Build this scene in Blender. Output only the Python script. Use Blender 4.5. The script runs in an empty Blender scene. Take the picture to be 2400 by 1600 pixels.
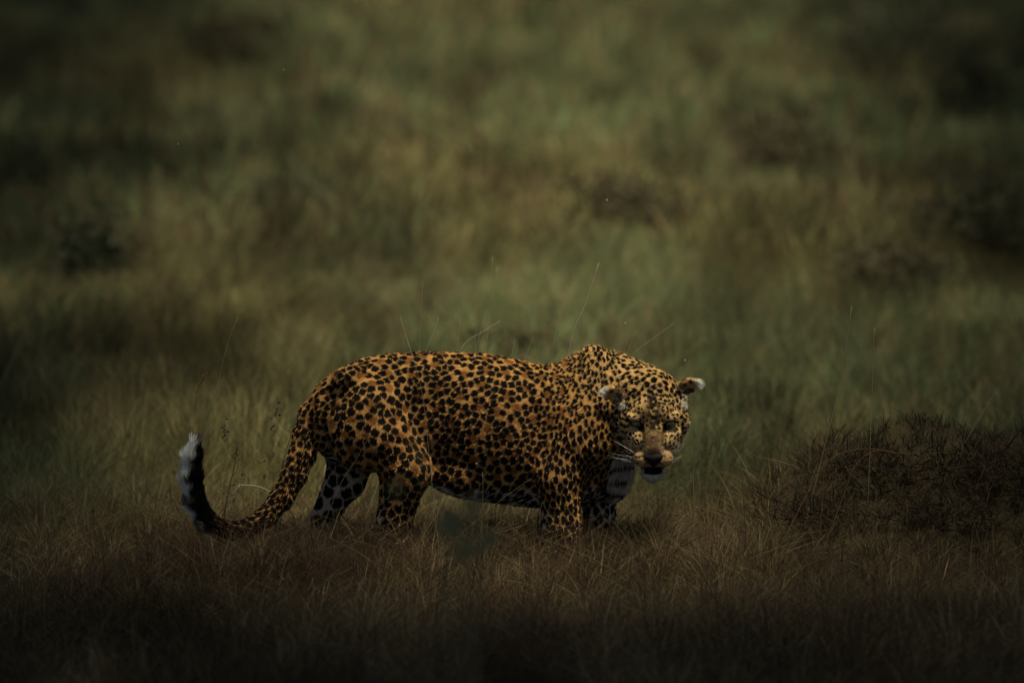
import bpy, math, random
import numpy as np
from mathutils import Vector, Matrix, kdtree

SC = bpy.context.scene
COL = SC.collection
R = math.radians

# ------------------------------------------------------------------ camera, sky, sun, exposure
CAM_H, CAM_D, AIM_Z = 2.4, 20.0, 0.6375
cam_data = bpy.data.cameras.new('camera')
cam = bpy.data.objects.new('camera', cam_data)
COL.objects.link(cam)
PITCH = math.atan2(CAM_H - AIM_Z, CAM_D)
FOCUS = math.hypot(CAM_D, CAM_H - AIM_Z)
cam.location = (0, -CAM_D, CAM_H)
cam.rotation_euler = (math.pi / 2 - PITCH, 0, 0)
cam_data.sensor_width = 36
cam_data.lens = 36 * FOCUS / 3.0
cam_data.clip_start = 0.5
cam_data.clip_end = 5000
cam_data.dof.use_dof = True
cam_data.dof.focus_distance = FOCUS - 0.12
cam_data.dof.aperture_fstop = 2.3
cam_data.dof.aperture_blades = 9
SC.camera = cam

SUN_DIR = Vector((0.17, -0.22, 0.94)).normalized()      # towards the sun
world = bpy.data.worlds.new('World')
SC.world = world
world.use_nodes = True
wn = world.node_tree
sky = wn.nodes.new('ShaderNodeTexSky')
sky.sky_type = 'NISHITA'
sky.sun_disc = False
sky.sun_elevation = math.asin(SUN_DIR.z)
sky.sun_rotation = math.atan2(SUN_DIR.x, SUN_DIR.y)
sky.dust_density = 3.0
wn.links.new(sky.outputs[0], wn.nodes['Background'].inputs[0])
wn.nodes['Background'].inputs[1].default_value = 0.05

sun_data = bpy.data.lights.new('sun', 'SUN')
sun_data.energy = 5.0
sun_data.angle = R(10)
sun_data.color = (1.0, 0.90, 0.74)
sun = bpy.data.objects.new('sun', sun_data)
COL.objects.link(sun)
sun.rotation_euler = SUN_DIR.to_track_quat('Z', 'Y').to_euler()
sun.location = (6, -6, 14)

SC.view_settings.view_transform = 'Standard'
SC.view_settings.look = 'None'
SC.view_settings.gamma = 1.0
SC.view_settings.use_curve_mapping = False
SC.view_settings.exposure = 0.88
SC.cycles.use_denoising = True
SC.cycles.max_bounces = 4
SC.cycles.diffuse_bounces = 2
SC.cycles.transparent_max_bounces = 8
SC.cycles.sample_clamp_indirect = 4.0

# ------------------------------------------------------------------ helpers
rng = np.random.default_rng(11)
random.seed(5)
S = 0.00125                                             # metres for one photo pixel at the leopard
CP, SP = math.cos(PITCH), math.sin(PITCH)

def pt(u, v, y=0.0):
    """a measurement in the photograph, at depth y, as a point of the place in metres"""
    dx = (u - 1200) * S
    du = (800 - v) * S
    dy = FOCUS * CP + du * SP
    dz = -FOCUS * SP + du * CP
    k = (y + CAM_D) / dy
    return np.array([k * dx, y, CAM_H + k * dz])

def _hash(ix, iy, iz, seed):
    h = (ix * 374761393 + iy * 668265263 + iz * 2147483647 + seed * 1274126177) & 0xFFFFFFFF
    h = ((h ^ (h >> 13)) * 1274126177) & 0xFFFFFFFF
    h = h ^ (h >> 16)
    return (h & 0xFFFFFF) / float(0xFFFFFF)

def vnoise(P, freq=1.0, seed=0):
    """smooth value noise in 0..1 for an (n,3) or (n,2) array"""
    P = np.atleast_2d(P).astype(np.float64) * freq
    if P.shape[1] == 2:
        P = np.c_[P, np.zeros(len(P))]
    i = np.floor(P).astype(np.int64)
    f = P - i
    f = f * f * (3 - 2 * f)
    out = np.zeros(len(P))
    for a in (0, 1):
        for b in (0, 1):
            for c in (0, 1):
                w = (f[:, 0] if a else 1 - f[:, 0]) * (f[:, 1] if b else 1 - f[:, 1]) * (f[:, 2] if c else 1 - f[:, 2])
                out += w * _hash(i[:, 0] + a, i[:, 1] + b, i[:, 2] + c, seed)
    return out

def fbm(P, freq, seed=0, octaves=3):
    s, a, t = 0, 1.0, 0
    for k in range(octaves):
        s = s + a * vnoise(P, freq * 2 ** k, seed + 17 * k)
        t += a
        a *= 0.5
    return s / t

def sstep(a, b, x):
    t = np.clip((x - a) / (b - a), 0, 1)
    return t * t * (3 - 2 * t)

def unit(v):
    return v / np.maximum(np.linalg.norm(v, axis=-1, keepdims=True), 1e-9)

def material(name, color=(0.5, 0.5, 0.5), rough=0.8, attr=None, noise=None, spec=0.2, transl=0.0, bump=0.0):
    m = bpy.data.materials.new(name)
    m.use_nodes = True
    nt = m.node_tree
    b = nt.nodes['Principled BSDF']
    b.inputs['Roughness'].default_value = rough
    b.inputs['Specular IOR Level'].default_value = spec
    b.inputs['Base Color'].default_value = (*color, 1)
    src = None
    if attr:
        a = nt.nodes.new('ShaderNodeAttribute')
        a.attribute_name = attr
        src = a.outputs['Color']
    elif noise:
        scale, c2 = noise
        tc = nt.nodes.new('ShaderNodeTexCoord')
        n = nt.nodes.new('ShaderNodeTexNoise')
        n.inputs['Scale'].default_value = scale
        n.inputs['Detail'].default_value = 6
        mix = nt.nodes.new('ShaderNodeMix')
        mix.data_type = 'RGBA'
        mix.inputs[6].default_value = (*color, 1)
        mix.inputs[7].default_value = (*c2, 1)
        nt.links.new(tc.outputs['Object'], n.inputs['Vector'])
        nt.links.new(n.outputs['Fac'], mix.inputs[0])
        src = mix.outputs[2]
        if bump:
            bp = nt.nodes.new('ShaderNodeBump')
            bp.inputs['Strength'].default_value = bump
            nt.links.new(n.outputs['Fac'], bp.inputs['Height'])
            nt.links.new(bp.outputs[0], b.inputs['Normal'])
    if src:
        nt.links.new(src, b.inputs['Base Color'])
    if transl:
        tr = nt.nodes.new('ShaderNodeBsdfTranslucent')
        if src:
            nt.links.new(src, tr.inputs[0])
        else:
            tr.inputs[0].default_value = (*color, 1)
        mx = nt.nodes.new('ShaderNodeMixShader')
        mx.inputs[0].default_value = transl
        nt.links.new(b.outputs[0], mx.inputs[1])
        nt.links.new(tr.outputs[0], mx.inputs[2])
        nt.links.new(mx.outputs[0], nt.nodes['Material Output'].inputs[0])
    return m

def mesh_obj(name, verts, faces, mat, parent=None, smooth=True, colors=None):
    me = bpy.data.meshes.new(name)
    me.from_pydata([tuple(map(float, v)) for v in verts], [], faces)
    if smooth:
        me.polygons.foreach_set('use_smooth', [True] * len(me.polygons))
    if colors is not None:
        at = me.attributes.new('tint', 'FLOAT_COLOR', 'POINT')
        at.data.foreach_set('color', np.c_[colors, np.ones(len(colors))].astype(np.float32).ravel())
    me.materials.append(mat)
    o = bpy.data.objects.new(name, me)
    COL.objects.link(o)
    if parent:
        o.parent = parent
    return o

def empty(name, loc, label=None, cat=None, group=None):
    o = bpy.data.objects.new(name, None)
    o.empty_display_size = 0.1
    COL.objects.link(o)
    o.location = tuple(map(float, loc))
    if label: o['label'] = label
    if cat: o['category'] = cat
    if group: o['group'] = group
    return o

def strands(name, pts, radii, cols, mat, parent=None):
    """hair-like curves: pts (n,k,3), radii (n,k), cols (n,3)"""
    n, k, _ = pts.shape
    cu = bpy.data.hair_curves.new(name)
    cu.add_curves([k] * n)
    cu.position_data.foreach_set('vector', pts.astype(np.float32).ravel())
    ra = cu.attributes.get('radius') or cu.attributes.new('radius', 'FLOAT', 'POINT')
    ra.data.foreach_set('value', radii.astype(np.float32).ravel())
    ca = cu.attributes.new('tint', 'FLOAT_COLOR', 'CURVE')
    ca.data.foreach_set('color', np.c_[cols, np.ones(n)].astype(np.float32).ravel())
    cu.materials.append(mat)
    o = bpy.data.objects.new(name, cu)
    COL.objects.link(o)
    if parent:
        o.parent = parent
    return o

def tube(points, radii, sides=6):
    """verts, faces of a tapered tube along a polyline"""
    P = np.asarray(points, float)
    T = np.gradient(P, axis=0)
    T = unit(T)
    V, F = [], []
    ref = np.array([0.3, 1.0, 0.2])
    for i, (p, t, r) in enumerate(zip(P, T, radii)):
        a = np.cross(t, ref)
        a /= max(np.linalg.norm(a), 1e-6)
        b = np.cross(t, a)
        for s in range(sides):
            w = 2 * math.pi * s / sides
            V.append(p + r * (math.cos(w) * a + math.sin(w) * b))
    for i in range(len(P) - 1):
        for s in range(sides):
            q = (s + 1) % sides
            F.append((i * sides + s, i * sides + q, (i + 1) * sides + q, (i + 1) * sides + s))
    F.append(tuple(range(sides))[::-1])
    F.append(tuple((len(P) - 1) * sides + s for s in range(sides)))
    return V, F

def join(parts):
    V, F = [], []
    for v, f in parts:
        o = len(V)
        V.extend(v)
        F.extend([tuple(i + o for i in q) for q in f])
    return V, F

def smooth_path(pts, n=14):
    """Catmull-Rom through the given points"""
    P = np.asarray(pts, float)
    P = np.vstack([2 * P[0] - P[1], P, 2 * P[-1] - P[-2]])
    out = []
    m = len(P) - 3
    for s in np.linspace(0, m - 1e-6, n):
        i = int(s)
        t = s - i
        a, b, c, d = P[i:i + 4]
        out.append(0.5 * (2 * b + (c - a) * t + (2 * a - 5 * b + 4 * c - d) * t * t + (3 * b - a - 3 * c + d) * t ** 3))
    return np.array(out)

# ------------------------------------------------------------------ the ground
def ground_h(x, y):
    x = np.asarray(x, float); y = np.asarray(y, float)
    P = np.c_[x.ravel(), y.ravel()]
    h = 0.05 * (fbm(P, 0.9, 3, 2) - 0.5)
    far = sstep(1.0, 8.0, P[:, 1])
    h += far * 0.24 * (fbm(P * np.array([1.0, 0.22]), 0.55, 9, 3) - 0.5)
    # low hummock to the right of the leopard
    dx = (P[:, 0] - 1.46) / 0.72
    dy = (P[:, 1] - 0.30) / 0.50
    h += 0.34 * np.exp(-(dx ** 4 + dy * dy)) * (0.45 + 1.1 * fbm(P, 3.4, 14, 2))
    # flat where the leopard stands
    k = np.exp(-((P[:, 0] + 0.1) / 0.75) ** 4 - ((P[:, 1]) / 0.4) ** 4)
    h = h * (1 - k)
    return h.reshape(x.shape)

def build_ground():
    ys = np.concatenate([np.arange(-24, -4, 0.5), np.arange(-4, 4, 0.12), np.arange(4, 14, 0.3), np.arange(14, 60, 1.0),
                         np.geomspace(60, 3000, 26)])
    ys = np.concatenate([[-400, -120, -50], ys])
    xs = np.concatenate([-np.geomspace(3000, 14, 22), np.arange(-12, -3, 0.5), np.arange(-3, 3, 0.12), np.arange(3, 12.1, 0.5), np.geomspace(14, 3000, 22)])
    X, Y = np.meshgrid(xs, ys)
    Z = ground_h(X, Y)
    V = np.c_[X.ravel(), Y.ravel(), Z.ravel()]
    nx, ny = len(xs), len(ys)
    F = [(j * nx + i, j * nx + i + 1, (j + 1) * nx + i + 1, (j + 1) * nx + i) for j in range(ny - 1) for i in range(nx - 1)]
    m = material('soil_and_thatch', (0.030, 0.022, 0.013), 0.95, noise=(6.0, (0.055, 0.048, 0.020)), bump=0.4, spec=0.05)
    o = mesh_obj('ground', V, F, m)
    o['kind'] = 'structure'
    return o
build_ground()

# ------------------------------------------------------------------ grass
GRASS = material('grass_blade', rough=0.7, attr='tint', transl=0.30, spec=0.12)

def grass_color(x, y, kindrnd):
    P = np.c_[x, y]
    n1 = fbm(P * np.array([1, 0.16]), 0.9, 21, 3)
    n2 = fbm(P * np.array([1, 0.18]), 2.2, 33, 2)
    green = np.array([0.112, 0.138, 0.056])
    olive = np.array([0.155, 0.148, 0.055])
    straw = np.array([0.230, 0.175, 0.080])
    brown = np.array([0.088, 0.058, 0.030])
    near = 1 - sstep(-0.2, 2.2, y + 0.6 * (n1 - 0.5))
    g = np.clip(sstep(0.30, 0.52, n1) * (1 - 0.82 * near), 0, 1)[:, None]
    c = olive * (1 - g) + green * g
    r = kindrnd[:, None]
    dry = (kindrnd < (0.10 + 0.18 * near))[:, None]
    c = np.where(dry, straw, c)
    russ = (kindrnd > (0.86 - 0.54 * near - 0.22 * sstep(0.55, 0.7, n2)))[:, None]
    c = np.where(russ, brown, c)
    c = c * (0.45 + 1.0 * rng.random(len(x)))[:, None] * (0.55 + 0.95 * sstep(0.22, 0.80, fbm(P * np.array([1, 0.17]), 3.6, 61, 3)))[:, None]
    return c

def grass_batch(n, y0, y1, wide, h0, h1, w, seed_pow=1.0, lean=0.35, clump=0.62, inner=0.0):
    """n blades rooted between depths y0..y1 in the strip the lens sees, plus a margin"""
    y = y0 + (y1 - y0) * rng.random(n) ** seed_pow
    half = (y + CAM_D) * 0.075 * wide + 0.35
    x = np.where(rng.random(n) < 0.5, -1, 1) * half * (inner + (1 - inner) * rng.random(n))
    # tussocks: pull part of the blades towards clump centres
    cell = 0.16 + 0.012 * np.maximum(y, 0)
    cx = (np.floor(x / cell) + 0.2 + 0.6 * _hash(np.floor(x / cell).astype(np.int64), np.floor(y / cell).astype(np.int64), 0, 5)) * cell
    cy = (np.floor(y / cell) + 0.2 + 0.6 * _hash(np.floor(x / cell).astype(np.int64), np.floor(y / cell).astype(np.int64), 1, 5)) * cell
    pull = clump * (rng.random(n) < 0.75)
    x = x + (cx - x) * pull
    y = y + (cy - y) * pull
    z = ground_h(x, y) - 0.01
    P = np.c_[x, y]
    tall = 0.45 + 1.1 * fbm(P * np.array([1, 0.4]), 2.4, 51, 2)
    h = (h0 + (h1 - h0) * rng.random(n) ** 1.6) * tall
    body = (np.abs(x + 0.12) < 0.62) & (np.abs(y) < 0.27)
    h = np.where(body, np.minimum(h, 0.10 + 0.075 * rng.random(n)), h)
    h = np.where(body & (y < 0.3), np.minimum(h * 2.2, 0.15), h)
    frontal = (np.abs(x + 0.1) < 0.9) & (y > -1.2) & (y <= -0.10)
    h = np.where(frontal & (y > -0.8), h * 1.75, h)
    h = np.where(frontal, np.minimum(h, 0.095 + 0.10 * rng.random(n)), h)
    mound = np.exp(-(((x - 1.45) / 0.62) ** 4 + ((y - 0.15) / 0.50) ** 4))
    h = h * (1 - 0.35 * mound)
    out = np.c_[x - cx, y - cy] / cell[:, None]
    ang = rng.random(n) * 2 * math.pi
    dirx = np.cos(ang) * lean * rng.random(n) * 1.4 + out[:, 0] * 1.4 * clump + 0.05
    diry = np.sin(ang) * lean * rng.random(n) * 1.4 + out[:, 1] * 1.4 * clump
    k = 4
    pts = np.zeros((n, k, 3))
    curl = 0.2 + 0.6 * rng.random(n)
    for i in range(k):
        t = i / (k - 1)
        b = (t ** 1.9) * curl + 0.25 * t
        pts[:, i, 0] = x + dirx * h * b
        pts[:, i, 1] = y + diry * h * b
        pts[:, i, 2] = z + h * t * (1 - 0.22 * t * curl)
    ww = w * (0.6 + 0.8 * rng.random(n)) * (1 + 0.035 * np.maximum(y, 0))
    radii = ww[:, None] * np.array([0.9, 1.0, 0.7, 0.12])[None, :]
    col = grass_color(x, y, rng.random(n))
    scrub = (rng.random(n) < 0.75 * mound)[:, None]          # blackish scrub growing on the hummock
    col = np.where(scrub, np.array([0.026, 0.023, 0.014]) * (0.5 + rng.random(n))[:, None], col)
    return pts, radii, col

def build_grass():
    batches = [grass_batch(9000, -4.4, 3.0, 1.4, 0.03, 0.11, 0.0017, lean=0.9, clump=0.3),
               grass_batch(4000, -4.4, 3.0, 1.4, 0.07, 0.19, 0.0012, lean=0.8, clump=0.2),
               grass_batch(60000, -4.4, 2.5, 1.4, 0.02, 0.08, 0.0009, lean=2.6, clump=0.15),
               grass_batch(200000, -4.4, 2.5, 1.4, 0.03, 0.10, 0.0007, lean=1.3, clump=0.35),
               grass_batch(4500, -4.0, 3.0, 1.4, 0.08, 0.22, 0.0007, lean=0.5, clump=0.3),
               grass_batch(150000, 1.8, 12.0, 1.35, 0.05, 0.20, 0.0013, lean=0.7, clump=0.45),
               grass_batch(130000, 11.0, 60.0, 1.3, 0.08, 0.30, 0.0030, seed_pow=1.25, lean=0.6, clump=0.55)]
    # the field goes on to both sides and behind the viewer's edge of the frame
    batches += [grass_batch(70000, -9.0, 12.0, 5.0, 0.04, 0.13, 0.0020, lean=0.9, clump=0.4, inner=0.29),
                grass_batch(25000, -14.0, -4.4, 5.0, 0.04, 0.11, 0.0020, lean=0.9, clump=0.4),
                grass_batch(70000, 10.0, 70.0, 3.0, 0.10, 0.30, 0.0060, lean=0.6, clump=0.5, inner=0.42)]
    pts = np.concatenate([b[0] for b in batches]); rad = np.concatenate([b[1] for b in batches]); col = np.concatenate([b[2] for b in batches])
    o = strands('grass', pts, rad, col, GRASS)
    o['kind'] = 'stuff'
    o['label'] = 'wild savanna grass, brown and dry in front, olive green behind the leopard'
    o['category'] = 'grass'
build_grass()


# ------------------------------------------------------------------ the leopard: one continuous body
HEAD_O = pt(1530, 957, -0.130)
HP = R(29)
HX = np.array([1.0, 0, 0])
HY = np.array([0, math.cos(HP), math.sin(HP)])          # local +y: back of the skull
HZ = np.array([0, -math.sin(HP), math.cos(HP)])         # local +z: crown
HM = np.stack([HX, HY, HZ])                             # world -> local rows
def to_head(P):
    return (P - HEAD_O) @ HM.T
def from_head(q):
    return HEAD_O + np.asarray(q, float) @ HM

def sd_cone(P, a, b, ra, rb, sy=1.0):
    sc = np.array([1, 1 / sy, 1])
    a = np.asarray(a) * sc; b = np.asarray(b) * sc
    Q = P * sc
    ab = b - a
    t = np.clip(((Q - a) @ ab) / (ab @ ab), 0, 1)
    d = np.linalg.norm(Q - a - t[..., None] * ab, axis=-1)
    return d - (ra + (rb - ra) * t)

def sd_ell(P, c, r, rot=None):
    Q = P - c
    if rot is not None:
        Q = Q @ rot.T
    k0 = np.linalg.norm(Q / r, axis=-1)
    k1 = np.linalg.norm(Q / (np.asarray(r) ** 2), axis=-1)
    return k0 * (k0 - 1) / np.maximum(k1, 1e-6)

# trunk outline: photo column, top row, bottom row, half width
TR = np.array([
    (710, 965, 990, 0.020), (722, 935, 1020, 0.055), (745, 900, 1050, 0.085), (780, 869, 1080, 0.102), (850, 837, 1098, 0.116),
    (905, 826, 1104, 0.118), (970, 822, 1108, 0.112), (1020, 822, 1126, 0.116), (1070, 823, 1150, 0.132), (1130, 825, 1168, 0.148),
    (1200, 838, 1178, 0.154), (1250, 850, 1184, 0.150), (1290, 851, 1184, 0.142), (1318, 842, 1180, 0.134), (1345, 825, 1177, 0.130), (1368, 814, 1172, 0.128),
    (1390, 809, 1168, 0.124), (1415, 813, 1160, 0.116), (1442, 827, 1145, 0.100), (1466, 850, 1115, 0.076), (1484, 900, 1060, 0.030)], float)
TRx = (TR[:, 0] - 1200) * S
TRt = np.array([pt(1200, v, 0)[2] for v in TR[:, 1]])
TRb = np.array([pt(1200, v, 0)[2] for v in TR[:, 2]])
def sd_trunk(P):
    x = P[..., 0]
    xc = np.clip(x, TRx[0], TRx[-1])
    t = np.interp(xc, TRx, TRt); b = np.interp(xc, TRx, TRb); w = np.interp(xc, TRx, TR[:, 3])
    c = 0.5 * (t + b); h = 0.5 * (t - b)
    yy = P[..., 1] / w
    zz = (P[..., 2] - c) / h
    # slightly flattened flanks, narrower spine
    yy = yy * (1 + 0.16 * np.clip(zz, 0, 1) ** 2)
    k = (np.abs(yy) ** 2.3 + np.abs(zz) ** 2.3) ** (1 / 2.3)
    d = (k - 1) * np.minimum(w, h) * 0.9
    return np.sqrt(np.maximum(d, 0) ** 2 + (x - xc) ** 2) + np.minimum(d, 0)

PR = []                                                 # (region, operation, function, centre, reach, blend)
def add(region, fn, pts_, reach, k=0.03, op='+'):
    pts_ = np.atleast_2d(pts_)
    PR.append((region, op, fn, pts_.min(0) - reach, pts_.max(0) + reach, k))
def cone(region, a, b, ra, rb, k=0.03, sy=1.0, op='+'):
    add(region, lambda P, a=a, b=b, ra=ra, rb=rb, sy=sy: sd_cone(P, a, b, ra, rb, sy), [a, b], max(ra, rb) * max(1, sy) + 2.2 * k + 0.02, k, op)
def ell(region, c, r, k=0.03, rot=None, op='+'):
    add(region, lambda P, c=np.asarray(c), r=np.asarray(r, float), rot=rot: sd_ell(P, c, r, rot), [c], max(r) + 2.2 * k + 0.02, k, op)
def rotx(deg_y):
    a = R(deg_y)                                        # rotation in the x-z plane
    return np.array([[math.cos(a), 0, math.sin(a)], [0, 1, 0], [-math.sin(a), 0, math.cos(a)]])

add('trunk', sd_trunk, [[TRx[0], -0.16, TRb.min()], [TRx[-1], 0.16, TRt.max()]], 0.08, 0.03)
# shoulders
cone('shoulder', pt(1392, 838, -0.060), pt(1350, 1000, -0.112), 0.034, 0.056, 0.035)
cone('shoulder', pt(1392, 838, 0.060), pt(1350, 1000, 0.105), 0.034, 0.056, 0.035)
ell('shoulder', pt(1368, 1008, -0.102), (0.086, 0.062, 0.105), 0.03, rotx(12))
ell('shoulder', pt(1385, 1010, 0.075), (0.085, 0.055, 0.10), 0.03)
# hollows of the flank: behind the shoulder and before the thigh
ell('trunk', pt(1260, 965, -0.192), (0.026, 0.060, 0.150), 0.05, rotx(6), op='-')
ell('trunk', pt(985, 955, -0.176), (0.042, 0.070, 0.120), 0.05, rotx(-30), op='-')
ell('trunk', pt(812, 886, -0.080), (0.045, 0.030, 0.030), 0.04, rotx(25))     # hip
# loose skin of the belly
ell('trunk', pt(1085, 1118, -0.06), (0.10, 0.060, 0.045), 0.04, rotx(-10))
# near fore leg
cone('fore_near', pt(1345, 1040, -0.105), pt(1308, 1122, -0.112), 0.074, 0.064, 0.028)
cone('fore_near', pt(1312, 1115, -0.115), pt(1316, 1240, -0.118), 0.065, 0.055, 0.024)
cone('fore_near', pt(1316, 1235, -0.118), pt(1322, 1282, -0.125), 0.054, 0.048, 0.02)
ell('fore_near', pt(1338, 1300, -0.135), (0.066, 0.050, 0.030), 0.02)
# far fore leg
cone('fore_far', pt(1405, 1080, 0.075), pt(1402, 1150, 0.078), 0.068, 0.053, 0.028)
cone('fore_far', pt(1402, 1150, 0.078), pt(1408, 1250, 0.078), 0.053, 0.046, 0.024)
ell('fore_far', pt(1428, 1300, 0.070), (0.064, 0.048, 0.030), 0.02)
# chest
ell('chest', pt(1428, 1070, -0.01), (0.064, 0.085, 0.125), 0.03, rotx(8))
# near hind leg
ell('hind_near', pt(862, 995, -0.090), (0.102, 0.070, 0.138), 0.028, rotx(-22))
cone('hind_near', pt(905, 1030, -0.095), pt(958, 1105, -0.105), 0.085, 0.066, 0.028)
cone('hind_near', pt(948, 1100, -0.105), pt(928, 1215, -0.105), 0.075, 0.050, 0.022)
cone('hind_near', pt(918, 1215, -0.105), pt(938, 1285, -0.110), 0.046, 0.038, 0.02)
ell('hind_near', pt(962, 1300, -0.115), (0.068, 0.046, 0.030), 0.02)
# far hind leg
ell('hind_far', pt(830, 1010, 0.075), (0.095, 0.060, 0.125), 0.028, rotx(-8))
cone('hind_far', pt(825, 1060, 0.080), pt(812, 1125, 0.080), 0.075, 0.058, 0.026)
cone('hind_far', pt(806, 1125, 0.080), pt(752, 1225, 0.080), 0.055, 0.037, 0.022)
cone('hind_far', pt(750, 1225, 0.080), pt(745, 1285, 0.080), 0.037, 0.034, 0.02)
ell('hind_far', pt(766, 1300, 0.080), (0.064, 0.045, 0.030), 0.02)
# tail
TAIL = [(768, 945, 0.00, 0.046), (738, 975, -0.010, 0.045), (721, 1020, -0.025, 0.041), (708, 1065, -0.04, 0.038), (691, 1112, -0.055, 0.035),
        (661, 1165, -0.07, 0.033), (625, 1209, -0.09, 0.029), (580, 1238, -0.11, 0.027), (530, 1246, -0.13, 0.027), (487, 1226, -0.145, 0.028),
        (458, 1178, -0.155, 0.026), (449, 1120, -0.16, 0.025), (451, 1070, -0.16, 0.021), (457, 1036, -0.16, 0.012)]
TP = np.array([pt(u, v, y) for u, v, y, r in TAIL])
TRAD = np.array([t[3] for t in TAIL])
for i in range(len(TP) - 1):
    cone('tail', TP[i], TP[i + 1], TRAD[i], TRAD[i + 1], 0.014)
# neck
cone('neck', pt(1395, 955, -0.005), pt(1500, 935, -0.015), 0.112, 0.098, 0.045, 1.0)
cone('neck', pt(1448, 900, -0.01), from_head((0, 0.035, 0.018)), 0.082, 0.080, 0.04)
cone('neck', pt(1440, 1000, -0.02), from_head((0, 0.04, -0.05)), 0.095, 0.070, 0.04)

# head, in its own axes
def h_ell(c, r, k=0.014, op='+', region='head'):
    r = np.asarray(r, float); c = np.asarray(c, float)
    w = from_head(c)
    add(region, lambda P, c=c, r=r: sd_ell(to_head(P), c, r), [w], max(r) + 2.2 * k + 0.015, k, op)
def h_cone(a, b, ra, rb, k=0.014, op='+', region='head'):
    cone(region, from_head(a), from_head(b), ra, rb, k, 1.0, op)
h_ell((0, 0.030, 0.005), (0.094, 0.102, 0.070))         # skull
h_ell((0, -0.045, 0.034), (0.062, 0.050, 0.036), 0.02)  # forehead
for s in (-1, 1):
    h_ell((s * 0.063, -0.012, -0.030), (0.042, 0.058, 0.062), 0.02)   # cheek
    h_ell((s * 0.049, -0.068, 0.0235), (0.031, 0.025, 0.0145), 0.010)   # brow
    h_ell((s * 0.052, -0.078, -0.030), (0.031, 0.030, 0.021), 0.012)  # cheek bone
    h_ell((s * 0.047, -0.085, -0.058), (0.032, 0.042, 0.032), 0.018)  # side of the muzzle
    h_ell((s * 0.030, -0.098, -0.034), (0.030, 0.040, 0.024), 0.020)  # slope of the nose
    h_ell((s * 0.052, -0.045, -0.088), (0.034, 0.048, 0.034), 0.020)  # jaw muscle
h_cone((0, -0.055, 0.015), (0, -0.150, -0.038), 0.038, 0.027, 0.018)  # bridge of the nose
h_cone((0, -0.070, -0.045), (0, -0.140, -0.070), 0.050, 0.034, 0.018)
for s in (-1, 1):
    h_ell((s * 0.029, -0.142, -0.076), (0.031, 0.034, 0.027), 0.010)  # whisker pad
h_ell((0, -0.160, -0.044), (0.021, 0.017, 0.013), 0.008)              # under the nose leather
h_cone((0, -0.030, -0.088), (0, -0.112, -0.144), 0.052, 0.034, 0.016) # jaw
h_ell((0, -0.124, -0.146), (0.036, 0.022, 0.018), 0.010)              # chin
h_ell((0, -0.150, -0.1185), (0.060, 0.054, 0.0140), 0.004, '-')       # mouth
for s in (-1, 1):
    h_ell((s * 0.048, -0.099, 0.0025), (0.0185, 0.017, 0.0075), 0.004, '-')   # eye opening
# ears: laid out sideways
EARS = []
for s in (-1, 1):
    base = np.array([0.072, 0.020, 0.060]) if s > 0 else np.array([-0.080, 0.005, 0.040])
    tip = np.array([0.132, 0.022, 0.068]) if s > 0 else np.array([-0.142, 0.000, 0.058])
    EARS.append((s, base, tip))
    ax = unit(tip - base)
    u2 = unit(np.cross(ax, np.array([0, -1.0, 0.35])))
    u3 = np.cross(ax, u2)
    rot = np.stack([ax, u2, u3]) @ HM
    mid = base + (tip - base) * 0.52
    add('ear', lambda P, c=from_head(mid), rot=rot: sd_ell(P, c, np.array([0.036, 0.028, 0.013]), rot), [from_head(mid)], 0.075, 0.012)
    cup = mid + ax * 0.008 + np.array([0, -0.016, -0.004])
    add('ear', lambda P, c=from_head(cup), rot=rot: sd_ell(P, c, np.array([0.025, 0.020, 0.012]), rot), [from_head(cup)], 0.06, 0.006, '-')

def smin(a, b, k):
    h = np.maximum(k - np.abs(a - b), 0) / k
    return np.minimum(a, b) - h * h * k * 0.25

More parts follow.
